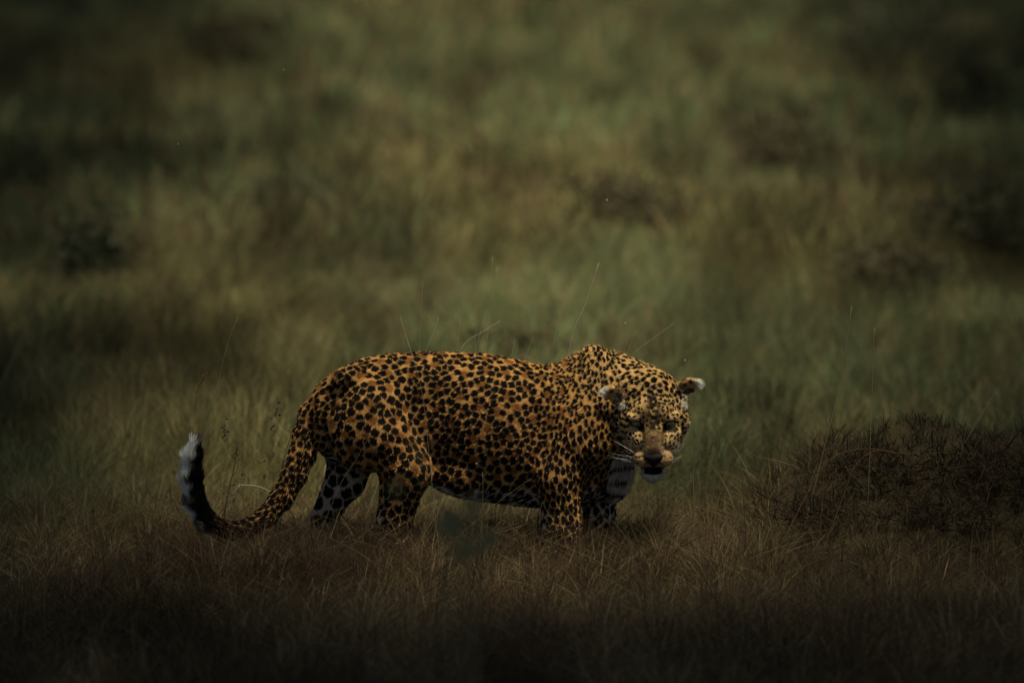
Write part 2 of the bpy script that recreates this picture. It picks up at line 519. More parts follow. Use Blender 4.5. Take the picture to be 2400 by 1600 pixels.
def build_body_mesh(h=0.004, iso=0.0035):
    lo = np.array([pt(405, 800, -0.2)[0], -0.34, -0.03]); hi = np.array([0.62, 0.19, 0.70])
    n = np.ceil((hi - lo) / h).astype(int)
    D = np.full(n, 0.2, np.float32)
    ax = [lo[i] + h * np.arange(n[i]) for i in range(3)]
    for region, op, fn, b0, b1, k in PR:
        i0 = np.clip(np.floor((b0 - lo) / h).astype(int), 0, n - 1); i1 = np.clip(np.ceil((b1 - lo) / h).astype(int) + 1, 1, n)
        G = np.stack(np.meshgrid(ax[0][i0[0]:i1[0]], ax[1][i0[1]:i1[1]], ax[2][i0[2]:i1[2]], indexing='ij'), -1)
        d = fn(G).astype(np.float32)
        sl = tuple(slice(i0[i], i1[i]) for i in range(3))
        D[sl] = smin(D[sl], d, k) if op == '+' else -smin(-D[sl], d, k)
    D += iso
    # surface nets
    inside = D < 0
    c = np.zeros(np.array(D.shape) - 1, np.int8)
    for a in (0, 1):
        for b in (0, 1):
            for e in (0, 1):
                c += inside[a:D.shape[0] - 1 + a, b:D.shape[1] - 1 + b, e:D.shape[2] - 1 + e]
    cells = np.argwhere((c > 0) & (c < 8))
    idx = np.full(c.shape, -1, np.int32)
    idx[tuple(cells.T)] = np.arange(len(cells))
    acc = np.zeros((len(cells), 3)); cnt = np.zeros(len(cells))
    corners = [(a, b, e) for a in (0, 1) for b in (0, 1) for e in (0, 1)]
    for p in corners:
        for axn in range(3):
            if p[axn]:
                continue
            q = list(p); q[axn] = 1
            d0 = D[cells[:, 0] + p[0], cells[:, 1] + p[1], cells[:, 2] + p[2]]
            d1 = D[cells[:, 0] + q[0], cells[:, 1] + q[1], cells[:, 2] + q[2]]
            m = (d0 < 0) != (d1 < 0)
            t = np.where(m, d0 / np.where(m, d0 - d1, 1), 0)
            pos = np.tile(np.array(p, float), (len(cells), 1)); pos[:, axn] = t
            acc[m] += pos[m]; cnt[m] += 1
    V = lo + h * (cells + acc / cnt[:, None])
    F = []
    for axn in range(3):
        o1, o2 = [(1, 2), (2, 0), (0, 1)][axn]
        sl0 = [slice(None)] * 3; sl1 = [slice(None)] * 3
        sl0[axn] = slice(0, -1); sl1[axn] = slice(1, None)
        A = inside[tuple(sl0)]; B = inside[tuple(sl1)]
        E = np.argwhere(A != B)
        E = E[(E[:, o1] > 0) & (E[:, o2] > 0) & (E[:, o1] < c.shape[o1]) & (E[:, o2] < c.shape[o2])]
        flip = A[tuple(E.T)]
        def cell(d1, d2):
            q = E.copy(); q[:, o1] += d1; q[:, o2] += d2
            return idx[tuple(q.T)]
        quad = np.stack([cell(-1, -1), cell(0, -1), cell(0, 0), cell(-1, 0)], 1)
        quad[~flip] = quad[~flip][:, ::-1]
        F.append(quad)
    F = np.concatenate(F)
    F = F[(F >= 0).all(1)]
    # light smoothing
    e = np.concatenate([F[:, [0, 1]], F[:, [1, 2]], F[:, [2, 3]], F[:, [3, 0]]])
    for it, lam in enumerate((0.5, -0.52, 0.5, -0.52)):
        acc = np.zeros_like(V); cnt = np.zeros(len(V))
        for k in range(3):
            acc[:, k] = np.bincount(e[:, 0], V[e[:, 1], k], len(V)) + np.bincount(e[:, 1], V[e[:, 0], k], len(V))
        cnt = np.bincount(e[:, 0], minlength=len(V)) + np.bincount(e[:, 1], minlength=len(V))
        V = V + lam * (acc / cnt[:, None] - V)
    return V, F

BV, BF = build_body_mesh()
def face_normals(V, F):
    n = np.cross(V[F[:, 2]] - V[F[:, 0]], V[F[:, 3]] - V[F[:, 1]])
    return n
_fn = face_normals(BV, BF)
BN = np.zeros_like(BV)
for k in range(3):
    for j in range(4):
        BN[:, k] += np.bincount(BF[:, j], _fn[:, k], len(BV))
BN = unit(BN)

REG = ['trunk', 'shoulder', 'fore_near', 'fore_far', 'chest', 'hind_near', 'hind_far', 'tail', 'neck', 'head', 'ear']
def region_of(P):
    D = np.full((len(REG), len(P)), 1.0)
    for region, op, fn, b0, b1, k in PR:
        if op != '+':
            continue
        i = REG.index(region)
        m = ((P > b0) & (P < b1)).all(1)
        if m.any():
            D[i, m] = np.minimum(D[i, m], fn(P[m]))
    return D.argmin(0), D

def tail_param(P):
    """position along the tail (0..1), direction, and side offset from its axis"""
    best = np.full(len(P), 9.0); par = np.zeros(len(P)); dr = np.zeros((len(P), 3)); off = np.zeros((len(P), 3))
    L = np.r_[0, np.cumsum(np.linalg.norm(np.diff(TP, axis=0), axis=1))]
    for i in range(len(TP) - 1):
        ab = TP[i + 1] - TP[i]
        t = np.clip(((P - TP[i]) @ ab) / (ab @ ab), 0, 1)
        o = P - TP[i] - t[:, None] * ab
        d = np.linalg.norm(o, axis=1)
        m = d < best
        best[m] = d[m]; par[m] = (L[i] + t[m] * (L[i + 1] - L[i])) / L[-1]; dr[m] = unit(ab); off[m] = o[m]
    return par, dr, off

def warp(P):
    """uneven outlines for the spots"""
    a = np.stack([vnoise(P, 95, s) for s in (1, 2, 3)], 1) - 0.5
    b = np.stack([vnoise(P, 210, s) for s in (4, 5, 6)], 1) - 0.5
    return a * 0.0065 + b * 0.0028

def spacing(P, N, reg, q):
    """distance between neighbouring spots"""
    r = np.full(len(P), 0.0176)
    name = lambda s: reg == REG.index(s)
    r[name('shoulder')] = 0.019
    r[name('neck')] = 0.0165
    r[name('chest')] = 0.026
    r[name('fore_near')] = 0.0185; r[name('fore_far')] = 0.0205
    r[name('hind_near')] = 0.0198; r[name('hind_far')] = 0.031
    r[name('tail')] = 0.0165
    hd = name('head') | name('ear')
    fr = sstep(0.02, -0.10, q[:, 1])
    r = np.where(hd, 0.0170 - 0.0072 * fr, r)
    up = sstep(0.30, 0.62, P[:, 2])
    r = np.where(name('shoulder'), 0.0155 + 0.0045 * sstep(0.46, 0.32, P[:, 2]), r)
    r = np.where(name('trunk'), r + 0.007 * sstep(0.32, 0.18, P[:, 2]), r)
    r = np.where(name('trunk'), r * (1 - 0.25 * sstep(pt(1230, 0)[0], pt(1320, 0)[0], P[:, 0])), r)
    lowleg = sstep(0.22, 0.08, P[:, 2])
    r = np.where(name('hind_near') , r * (1 + 0.12 * lowleg), r)
    return r

def poisson(P, r):
    out = np.zeros((0, 3)); keep = []
    buf = np.full((16000, 3), 99.0); rb = np.zeros(16000); n = 0
    for i in range(len(P)):
        d = np.abs(buf[:n] - P[i]).max(1) if n else np.array([9.0])
        m = d < r[i]
        if n and m.any():
            dd = np.linalg.norm(buf[:n][m] - P[i], axis=1)
            if (dd < 0.5 * (r[i] + rb[:n][m])).any():
                continue
        buf[n] = P[i]; rb[n] = r[i]; keep.append(i); n += 1
    return np.array(keep)

def sample_surface(n):
    T = np.concatenate([BF[:, [0, 1, 2]], BF[:, [0, 2, 3]]])
    A = np.linalg.norm(np.cross(BV[T[:, 1]] - BV[T[:, 0]], BV[T[:, 2]] - BV[T[:, 0]]), axis=1)
    t = rng.choice(len(T), n, p=A / A.sum())
    a = rng.random(n); b = rng.random(n)
    f = a + b > 1
    a[f] = 1 - a[f]; b[f] = 1 - b[f]
    w = np.stack([1 - a - b, a, b], 1)
    P = (BV[T[t]] * w[:, :, None]).sum(1)
    N = unit((BN[T[t]] * w[:, :, None]).sum(1))
    return P, N

# stretch used when measuring spot distances, so that neck and shoulder spots stand upright
def measure(P):
    P = np.atleast_2d(P)
    x0, x1, x2, x3 = [pt(u, 0)[0] for u in (1240, 1310, 1425, 1465)]
    xs = np.linspace(-1.2, 0.8, 800)
    s_ = sstep(x0, x1, xs) * sstep(x3, x2, xs)
    X = np.cumsum(1 + 0.42 * s_) * (xs[1] - xs[0])
    s = sstep(x0, x1, P[:, 0]) * sstep(x3, x2, P[:, 0])
    Q = P.copy()
    Q[:, 0] = np.interp(P[:, 0], xs, X)
    Q[:, 2] = 0.4 + (P[:, 2] - 0.4) * (1 - 0.14 * s)
    return Q

CPn, CNn = sample_surface(60000)
Creg, _ = region_of(CPn)
Cq = to_head(CPn)
Csp = spacing(CPn, CNn, Creg, Cq)
CMs = measure(CPn)
keep = poisson(CMs, Csp)
SPOT, SPOTR = CMs[keep], Csp[keep]
# rosettes on the flanks: brown centres ringed by spots
trunkish = np.isin(Creg, [REG.index('trunk'), REG.index('hind_near'), REG.index('shoulder')])
ti = np.where(trunkish & (CPn[:, 2] > 0.24) & (CPn[:, 0] < pt(1330, 0)[0]))[0][:16000]
rk = poisson(CMs[ti], np.full(len(ti), 0.046))
ROS = CMs[ti][rk]
kdr = kdtree.KDTree(len(ROS))
for i, p in enumerate(ROS):
    kdr.insert(p, i)
kdr.balance()
ok = []
for i, p in enumerate(SPOT):
    co, j, d = kdr.find(p)
    if d < 0.007:
        continue
    if d < 0.024:                                       # drawn into the ring
        v = p - np.array(co)
        SPOT[i] = np.array(co) + v / max(d, 1e-6) * (0.6 * d + 0.4 * 0.0155)
        SPOTR[i] *= 0.92
    ok.append(i)
SPOT, SPOTR = SPOT[ok], SPOTR[ok]
kds = kdtree.KDTree(len(SPOT))
for i, p in enumerate(SPOT):
    kds.insert(p, i)
kds.balance()

BLACK = np.array([0.008, 0.007, 0.006])
def lerp(a, b, t):
    return a + (b - a) * t[:, None]

def coat(P, N):
    """coat colour of each point, length and direction of the hair there"""
    n = len(P)
    reg, D = region_of(P)
    q = to_head(P)
    name = lambda s: reg == REG.index(s)
    head = name('head') | name('ear')
    # ground colour
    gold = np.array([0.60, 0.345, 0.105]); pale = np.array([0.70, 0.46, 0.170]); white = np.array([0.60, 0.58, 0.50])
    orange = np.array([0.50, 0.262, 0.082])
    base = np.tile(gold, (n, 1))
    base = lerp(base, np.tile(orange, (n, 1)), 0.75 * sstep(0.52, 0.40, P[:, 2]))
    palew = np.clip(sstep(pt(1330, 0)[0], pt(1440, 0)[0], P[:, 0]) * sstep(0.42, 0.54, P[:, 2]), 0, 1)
    base = lerp(base, np.tile(pale, (n, 1)), palew)  # paler nape fur, lightened further for the light falling on it
    base = lerp(base, np.tile(pale, (n, 1)), 0.5 * sstep(0.595, 0.63, P[:, 2]))  # bright top light on the hump, mixed into the coat colour
    # white under parts
    w = sstep(-0.45, -0.85, N[:, 2]) * name('trunk')
    w = np.maximum(w, name('trunk') * sstep(0.235, 0.185, P[:, 2]) * 0.8)
    w = np.maximum(w, name('chest') * sstep(0.42, 0.33, P[:, 2]) * sstep(pt(1405, 0)[0], pt(1440, 0)[0], P[:, 0]) * 0.8)
    w = np.maximum(w, (name('hind_far') | name('fore_far')) * sstep(0.25, -0.25, N[:, 1]) * 0.6)
    w = np.maximum(w, (name('hind_near') | name('fore_near')) * np.maximum(sstep(0.35, 0.8, N[:, 1]), 0.75 * sstep(-0.55, -0.9, N[:, 0]) * sstep(0.22, 0.12, P[:, 2])))
    base = lerp(base, np.tile(white, (n, 1)), w)
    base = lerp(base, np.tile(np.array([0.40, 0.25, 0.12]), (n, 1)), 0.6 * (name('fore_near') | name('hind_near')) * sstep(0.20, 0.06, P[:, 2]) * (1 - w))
    # spots
    W = measure(P) + warp(P)
    d1 = np.zeros(n); d2 = np.zeros(n); sid = np.zeros(n, int)
    for i in range(n):
        f = kds.find_n(W[i], 2)
        d1[i] = f[0][2]; sid[i] = f[0][1]; d2[i] = f[1][2]
    sr = SPOTR[sid]
    size = 0.60 + 0.15 * _hash(sid.astype(np.int64), sid.astype(np.int64) * 3, 0, 8)
    big = name('hind_far') | name('chest')
    size = np.where(big, size - 0.03, size)
    size = np.where(head, size - 0.05 - 0.16 * sstep(-0.02, -0.09, q[:, 1]), size)
    size = np.where(name('shoulder') | name('neck'), size - 0.11, size)
    tpar = tail_param(P)[0]
    size = np.where(name('tail'), size + 0.06 + 0.20 * sstep(0.22, 0.55, tpar), size)  # spots merge down the tail, also standing in for shade on its lower curve
    dark = sstep(size + 0.05, size - 0.03, d1 / sr) * sstep(0.06, 0.16, (d2 - d1) / sr)
    ros = np.zeros(n)
    tm = name('trunk') | name('hind_near') | name('shoulder')
    for i in np.where(tm)[0]:
        ros[i] = sstep(0.017, 0.011, kdr.find(W[i])[2])
    base = lerp(base, base * np.array([0.46, 0.36, 0.30]), ros)
    length = np.full(n, 0.0058)
    up = np.tile(np.array([-0.75, 0.0, -0.55]), (n, 1))
    length = np.where(name('trunk'), 0.0058 + 0.012 * w, length)
    # spine: longer darker streaks
    up[name('neck')] = (-0.6, 0.1, -0.35)
    legs = name('fore_near') | name('fore_far') | name('hind_near') | name('hind_far')
    up[legs] = (-0.25, 0, -1.0)
    length = np.where(legs, 0.0058, length)
    length = np.where(name('chest'), 0.018, length)
    up[name('chest')] = (-0.2, 0, -1)
    # chest bands
    ch = name('chest') & (P[:, 0] > pt(1425, 0)[0])
    band = sstep(0.45, 0.7, np.sin(P[:, 2] * 2 * math.pi / 0.040 + 3.0 * vnoise(P, 18, 71)))
    dark = np.where(ch, np.maximum(dark * 0.3, band * sstep(0.30, 0.5, vnoise(P, 26, 73))), dark)
    # far hind leg bars
    # tail
    tp, td, to = tail_param(P)
    t = name('tail')
    ringn = tp + 0.02 * (vnoise(P, 30, 81) - 0.5)
    under = sstep(0.002, 0.014, -to[:, 0] + 0.022 * (vnoise(P, 55, 85) - 0.5) + 0.012 * sstep(0.82, 1.0, tp)) * sstep(0.60, 0.72, tp)          # pale underside of the curled end
    under = np.maximum(under, 0.0)
    tailbase = lerp(base, np.tile(np.array([0.20, 0.12, 0.06]), (n, 1)), sstep(0.42, 0.75, tp))
    tailbase = lerp(tailbase, np.tile(np.array([0.78, 0.79, 0.70]), (n, 1)), under)
    base = np.where(t[:, None], tailbase, base)
    topdark = sstep(0.52, 0.74, tp) * (1 - under) * sstep(0.45, 0.55, vnoise(P, 34, 83) + 0.45 * sstep(0.5, 0.85, tp))
    ring = sstep(0.35, 0.6, np.sin(ringn * 2 * math.pi * 13)) * sstep(0.52, 0.60, tp) * sstep(0.93, 0.88, tp) * 0.85
    ring = ring * np.where(tp > 0.80, 0.35, 1.0)
    dark = np.where(t, np.maximum(np.maximum(dark * (1 - under), topdark), ring), dark)
    up = np.where(t[:, None], td * 1.0, up)
    length = np.where(t, 0.009 + 0.013 * sstep(0.5, 0.9, tp), length)
    # ---- head
    hx, hy, hz = np.abs(q[:, 0]), q[:, 1], q[:, 2]
    noise = vnoise(P, 60, 91)
    hb = np.tile(np.array([0.58, 0.38, 0.145]), (n, 1))
    hb = lerp(hb, np.tile(np.array([0.60, 0.44, 0.235]), (n, 1)), sstep(-0.01, -0.05, hz))
    bridge = sstep(0.034, 0.006, hx) * sstep(-0.070, -0.088, hy) * sstep(0.010, -0.004, hz + 0.006 * (noise - 0.5))
    hb = lerp(hb, lerp(np.tile(np.array([0.13, 0.078, 0.040]), (n, 1)), np.tile(np.array([0.50, 0.325, 0.140]), (n, 1)), sstep(-0.028, -0.062, hz) * (0.25 + 0.75 * noise)), bridge)
    whitepatch = np.zeros(n)
    for cx, cy, cz, rr in ((0.052, -0.092, -0.0150, 0.0085), (0.050, -0.092, 0.0225, 0.0080)):
        whitepatch = np.maximum(whitepatch, sstep(rr * 1.2, rr * 0.5, np.sqrt(((hx - cx) / 2.0) ** 2 + ((hy - cy) / 2) ** 2 + ((hz - cz - 0.2 * (hx - cx)) / 0.55) ** 2)) * 0.9)
    whitepatch = np.maximum(whitepatch, sstep(-0.128, -0.136, hz) * sstep(0.02, -0.03, hy))           # chin, lower lip
    whitepatch = np.maximum(whitepatch, 0.9 * sstep(0.022, 0.010, np.sqrt((hx - 0.015) ** 2 + (hz + 0.096) ** 2)) * sstep(-0.15, -0.163, hy))  # lip by the nose
    whitepatch = np.maximum(whitepatch, 0.35 * sstep(0.082, 0.098, hx) * sstep(-0.03, -0.055, hz))     # ruff
    hb = lerp(hb, lerp(np.tile(np.array([0.56, 0.51, 0.40]), (n, 1)), np.tile(np.array([0.66, 0.50, 0.27]), (n, 1)), sstep(-0.06, -0.04, hz)), whitepatch)
    hd = dark.copy()
    hd *= 1 - bridge
    hd = np.maximum(hd, 0.55 * bridge * sstep(0.62, 0.78, vnoise(P, 260, 93)))
    hd *= sstep(0.0, 0.5, 1 - whitepatch * 0.9)
    pad = sstep(-0.110, -0.122, hy) * sstep(-0.045, -0.055, hz) * sstep(-0.118, -0.108, hz)
    hb = lerp(hb, np.tile(np.array([0.42, 0.27, 0.125]), (n, 1)), pad * (1 - whitepatch))
    rows = sstep(0.25, 0.7, np.sin((hz + 0.45 * hx + 0.012 * (noise - 0.5)) * 2 * math.pi / 0.0115)) * sstep(0.012, 0.020, hx) * sstep(0.30, 0.48, vnoise(P, 130, 94))
    hd = lerp(hd[:, None], rows[:, None] * 0.85, pad)[:, 0]
    # dense black in the middle of the forehead
    mid = sstep(0.030, 0.006, hx + 0.010 * (noise - 0.5)) * sstep(0.000, 0.012, hz) * sstep(0.05, -0.01, hy) * sstep(0.30, 0.55, vnoise(P, 110, 95) + 0.12)
    hd = np.maximum(hd, mid * 0.95)
    # eye rims and tear lines
    er = np.sqrt(((hx - 0.048) / 1.75) ** 2 + ((hz - 0.003 - 0.25 * (hx - 0.048)) / 0.95) ** 2)
    hd = np.maximum(hd, sstep(0.0150, 0.0115, er) * sstep(-0.06, -0.075, hy))
    tear = sstep(0.0080, 0.0035, np.abs(hx - (0.028 + 0.10 * (hz + 0.005)))) * sstep(-0.034, -0.018, hz) * sstep(0.008, 0.001, hz) * sstep(-0.06, -0.075, hy)
    hd = np.maximum(hd, tear * 0.7)
    # lips
    lip = sstep(0.0185, 0.0155, np.abs(hz + 0.1205 + 0.10 * np.maximum(hx - 0.02, 0))) * sstep(-0.075, -0.095, hy) * sstep(0.070, 0.062, hx)
    hd = np.maximum(hd, lip)
    groove = sstep(0.0035, 0.0015, hx) * sstep(-0.068, -0.072, hz) * sstep(-0.105, -0.10, hz) * sstep(-0.15, -0.16, hy)
    hd = np.maximum(hd, groove)
    # cheek line
    ear = name('ear')
    eb = np.zeros(n); tipw = np.zeros(n)
    for s, b0, t0 in EARS:
        m = np.sign(q[:, 0]) == s
        ab = t0 - b0
        tt = ((q - b0) @ ab) / (ab @ ab)
        eb = np.where(m, tt, eb)
    earm = (ear | (head & (hx > 0.092) & (hz > 0.015))) & (eb > 0.05)
    edark = sstep(0.40, 0.48, eb) * sstep(0.80, 0.70, eb) * sstep(0.48, 0.60, vnoise(P, 75, 97)) * 0.9
    edark = np.maximum(edark, 0.8 * dark * sstep(0.5, 0.4, eb))
    etip = sstep(0.78, 0.95, eb + 0.12 * (vnoise(P, 80, 99) - 0.5))
    ebase = lerp(np.tile(np.array([0.56, 0.34, 0.12]), (n, 1)), np.tile(np.array([0.66, 0.66, 0.56]), (n, 1)), np.maximum(etip, sstep(0.50, 0.3, vnoise(P, 55, 98)) * 0.5))
    hb = np.where(earm[:, None], ebase, hb)
    hd = np.where(earm, edark * (1 - etip), hd)
    base = np.where(head[:, None], hb, base)
    dark = np.where(head, hd, dark)
    hdir = P - from_head((0, -0.22, -0.02))
    up = np.where(head[:, None], hdir, up)
    hl = 0.0025 + 0.0022 * sstep(-0.13, 0.02, hy)
    hl = hl + 0.009 * sstep(0.075, 0.098, hx) * sstep(0.0, -0.04, hz)
    hl = np.where((whitepatch > 0.5) & (hz < -0.11), 0.008, hl)
    hl = np.where(earm, 0.005 + 0.010 * etip, hl)
    hl = np.where(lip > 0.3, 0.002, hl)
    hl = np.where(er < 0.0165, 0.002, hl)
    length = np.where(head, hl, length)
    eout = np.stack([np.sign(q[:, 0]), 0.3 * np.ones(n), 0.2 * np.ones(n)], 1)
    up = np.where(earm[:, None], eout, up)
    # cream tuft under each ear
    tuft = head & (hx > 0.080) & (hx < 0.104) & (hz > 0.008) & (hz < 0.030) & (hy > -0.03) & (hy < 0.05) & ~earm
    base[tuft] = (0.50, 0.44, 0.30); dark[tuft] *= 0.1; length[tuft] = 0.015
    col = lerp(base, np.tile(BLACK, (n, 1)), np.clip(dark, 0, 1))
    return col, length, up

leopard = empty('leopard', (pt(1120, 0)[0], 0.0, 0.0), 'spotted leopard walking right with lowered head turned to face the viewer', 'leopard')
def under_leopard(o):
    o.parent = leopard
    o.matrix_parent_inverse = Matrix.Translation(-leopard.location)
    return o

FUR_SKIN = material('leopard_skin', rough=0.85, attr='tint', spec=0.05)
FUR = material('leopard_fur', rough=0.7, attr='tint', spec=0.06, transl=0.10)
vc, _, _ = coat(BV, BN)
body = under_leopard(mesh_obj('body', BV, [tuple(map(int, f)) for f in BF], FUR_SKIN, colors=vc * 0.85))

def build_fur(nh=290000):
    P, N = sample_surface(nh)
    front = to_head(P)
    col, L, up = coat(P, N)
    ground = P[:, 2] > 0.0
    # skip the eye openings
    hq = front
    er = np.sqrt(((np.abs(hq[:, 0]) - 0.048) / 1.6) ** 2 + (hq[:, 2] - 0.003) ** 2)
    k = ground & ~((er < 0.010) & (hq[:, 1] < -0.06))
    P, N, col, L, up = P[k], N[k], col[k], L[k], up[k]
    n = len(P)
    up = unit(up)
    tang = up - (up * N).sum(1)[:, None] * N
    tang = unit(tang)
    clump = np.stack([vnoise(P, 160, s) for s in (101, 102, 103)], 1) - 0.5
    d = unit(tang * 0.92 + N * 0.34 + clump * 0.55 + (rng.random((n, 3)) - 0.5) * 0.35)
    L = L * (0.65 + 0.7 * rng.random(n))
    pts = np.zeros((n, 3, 3))
    pts[:, 0] = P - N * 0.0015
    pts[:, 1] = P + N * (0.16 * L)[:, None] + d * (0.5 * L)[:, None]
    pts[:, 2] = P + N * (0.10 * L)[:, None] + d * L[:, None] + tang * (0.12 * L)[:, None]
    rad = np.tile(np.array([0.0007, 0.0006, 0.00012]), (n, 1)) * (0.7 + 0.6 * rng.random(n))[:, None]
    col = col * (0.78 + 0.44 * rng.random(n))[:, None]
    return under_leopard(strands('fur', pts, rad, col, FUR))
build_fur()

# eyes, nose leather, whiskers, teeth
def sphere(c, r, nu=20, nv=12, sc=(1, 1, 1)):
    V, F = [], []
    for j in range(nv + 1):
        a = math.pi * j / nv
        for i in range(nu):
            b = 2 * math.pi * i / nu
            V.append((c[0] + sc[0] * r * math.sin(a) * math.cos(b), c[1] + sc[1] * r * math.sin(a) * math.sin(b), c[2] + sc[2] * r * math.cos(a)))
    for j in range(nv):
        for i in range(nu):
            F.append((j * nu + i, j * nu + (i + 1) % nu, (j + 1) * nu + (i + 1) % nu, (j + 1) * nu + i))
    return V, F
IRIS = material('iris', (0.150, 0.120, 0.050), 0.12, spec=0.6, noise=(260, (0.09, 0.080, 0.035)))
PUPIL = material('pupil', (0.004, 0.004, 0.004), 0.08, spec=0.6)
for s in (-1, 1):
    c = np.array([s * 0.048, -0.0820, 0.0015])
    V, F = sphere(c, 0.0122)
    e = under_leopard(mesh_obj('eye', [from_head(v) for v in V], F, IRIS))
    V, F = sphere(c + np.array([-s * 0.001, -0.0088, 0.0005]), 0.0056, 14, 8, (0.9, 0.8, 1.0))
    p = mesh_obj('pupil', [from_head(v) for v in V], F, PUPIL)
    p.parent = e

NOSE = material('nose_leather', (0.010, 0.008, 0.007), 0.6, spec=0.12, noise=(180, (0.018, 0.012, 0.010)), bump=0.3)
def build_nose():
    V, F = sphere((0, 0, 0), 1.0, 28, 18)
    out = []
    for x, y, z in V:
        wide = 0.0315 * (0.36 + 0.64 * min(max((z + 1) / 1.5, 0), 1)) if z < 0.5 else 0.0315
        X = x * wide
        Z = z * (0.0175 if z > 0 else 0.027)
        Y = y * 0.0125 - 0.002 * (1 - abs(x)) + 0.004 * max(z, 0)
        # nostrils
        dn = math.hypot((abs(X) - 0.0125) / 1.3, Z - 0.000)
        if y < 0 and dn < 0.006:
            Y += 0.006 * (1 - dn / 0.006)
        out.append(from_head((X, Y - 0.173, Z - 0.057)))
    return under_leopard(mesh_obj('nose', out, F, NOSE))
build_nose()

MOUTH = material('mouth_lining', (0.020, 0.009, 0.008), 0.4, spec=0.3)
V, F = sphere((0, -0.108, -0.1185), 0.030, 20, 12, (1.5, 0.85, 0.50))
under_leopard(mesh_obj('mouth_lining', [from_head(v) for v in V], F, MOUTH))
TOOTH = material('tooth', (0.42, 0.36, 0.24), 0.35, spec=0.4)
for s in (-1, 1):
    V, F = tube([from_head((s * 0.0285, -0.136, -0.135)), from_head((s * 0.0283, -0.139, -0.125)), from_head((s * 0.028, -0.139, -0.114))], [0.0032, 0.0024, 0.0004], 8)
    under_leopard(mesh_obj('lower_canine', V, F, TOOTH))
WHISK = material('whisker', (0.62, 0.62, 0.56), 0.4, spec=0.3, transl=0.2)
for s in (-1, 1):
    for j in range(8 if s < 0 else 4):
        row = j % 4
        b = np.array([s * (0.048 + 0.004 * random.random()), -0.140 + 0.010 * random.random(), -0.066 - 0.010 * row])
        ln = random.uniform(0.045, 0.085) * (1.0 if s < 0 else 0.6)
        dz = random.uniform(-0.10, 0.40) - 0.10 * row
        mid = b + np.array([s * ln * 0.5, 0.010, ln * 0.5 * dz + 0.004])
        end = b + np.array([s * ln, 0.045, ln * dz - 0.006])
        path = smooth_path([from_head(b), from_head(mid), from_head(end)], 7)
        V, F = tube(path, np.linspace(0.00045, 0.00012, 7), 5)
        under_leopard(mesh_obj('whisker', V, F, WHISK))

# ------------------------------------------------------------------ plants that stand out on their own
LEAF_DARK = material('shrub_leaf', (0.028, 0.036, 0.019), 0.7, noise=(9, (0.050, 0.054, 0.026)), transl=0.2, spec=0.15)
LEAF_BROWN = material('shrub_leaf_brown', (0.046, 0.040, 0.021), 0.8, noise=(9, (0.064, 0.058, 0.028)), transl=0.15, spec=0.1)
STEM = material('woody_stem', (0.045, 0.030, 0.020), 0.9, noise=(40, (0.08, 0.055, 0.035)), spec=0.1)
PALE = material('pale_grass_stem', (0.32, 0.33, 0.19), 0.6, noise=(30, (0.38, 0.35, 0.21)), transl=0.2, spec=0.2)
FAINT = material('dull_grass_stem', (0.21, 0.21, 0.12), 0.7, noise=(30, (0.27, 0.24, 0.14)), transl=0.2, spec=0.2)
RUST = material('rusty_seed_head', (0.22, 0.10, 0.05), 0.8, noise=(60, (0.28, 0.15, 0.07)), transl=0.2, spec=0.1)

def leaf_cloud(n, rx, ry, rz, size, seed, clumps=9, slim=0.24):
    r = np.random.default_rng(seed)
    cc = r.normal(0, 1, (clumps, 3)); cc = unit(cc) * (0.25 + 0.6 * r.random((clumps, 1)))
    V, F = [], []
    for i in range(n):
        c = cc[r.integers(clumps)] + r.normal(0, 0.24, 3)
        c = c * np.array([rx, ry, rz]) + np.array([0, 0, rz])
        if c[2] < 0.01:
            c[2] = 0.01 + 0.05 * r.random()
        a = unit(r.normal(0, 1, 3) + np.array([0, 0, 0.5]))
        b = unit(np.cross(a, r.normal(0, 1, 3)))
        s = size * (0.5 + r.random())
        o = len(V)
        V += [c, c + a * s * 0.5 + b * s * slim, c + a * s, c + a * s * 0.5 - b * s * slim]
        F.append((o, o + 1, o + 2, o + 3))
    return V, F

def shrub(u, v, y, rx, rz, label, mat, n=900, size=0.035, seed=1, ry=None, name='low_shrub', group=None, slim=0.24):
    p = pt(u, v, y)
    p[2] = float(ground_h(p[0], p[1])) - 0.01
    e = empty(name, p, label, 'shrub', group)
    ry = ry or rx * 0.9
    V, F = leaf_cloud(n, rx, ry, rz, size, seed, 9 if slim > 0.1 else 26, slim)
    mesh_obj('foliage', V, F, mat, e, smooth=False)
    r = random.Random(seed)
    for k in range(6):
        a = r.uniform(0, 6.283); q = r.uniform(0.3, 0.9)
        path = smooth_path([(0, 0, 0), (rx * q * 0.35 * math.cos(a), ry * q * 0.35 * math.sin(a), rz * 0.9), (rx * q * math.cos(a), ry * q * math.sin(a), rz * r.uniform(1.2, 1.9))], 6)
        Vt, Ft = tube(path, np.linspace(0.004, 0.0012, 6) * max(1, rz / 0.2), 5)
        mesh_obj('stem', Vt, Ft, STEM, e)
    return e

def stand(u, v, y):
    """where a thing whose foot shows at (u, v) stands on sloping ground"""
    return u, v, y

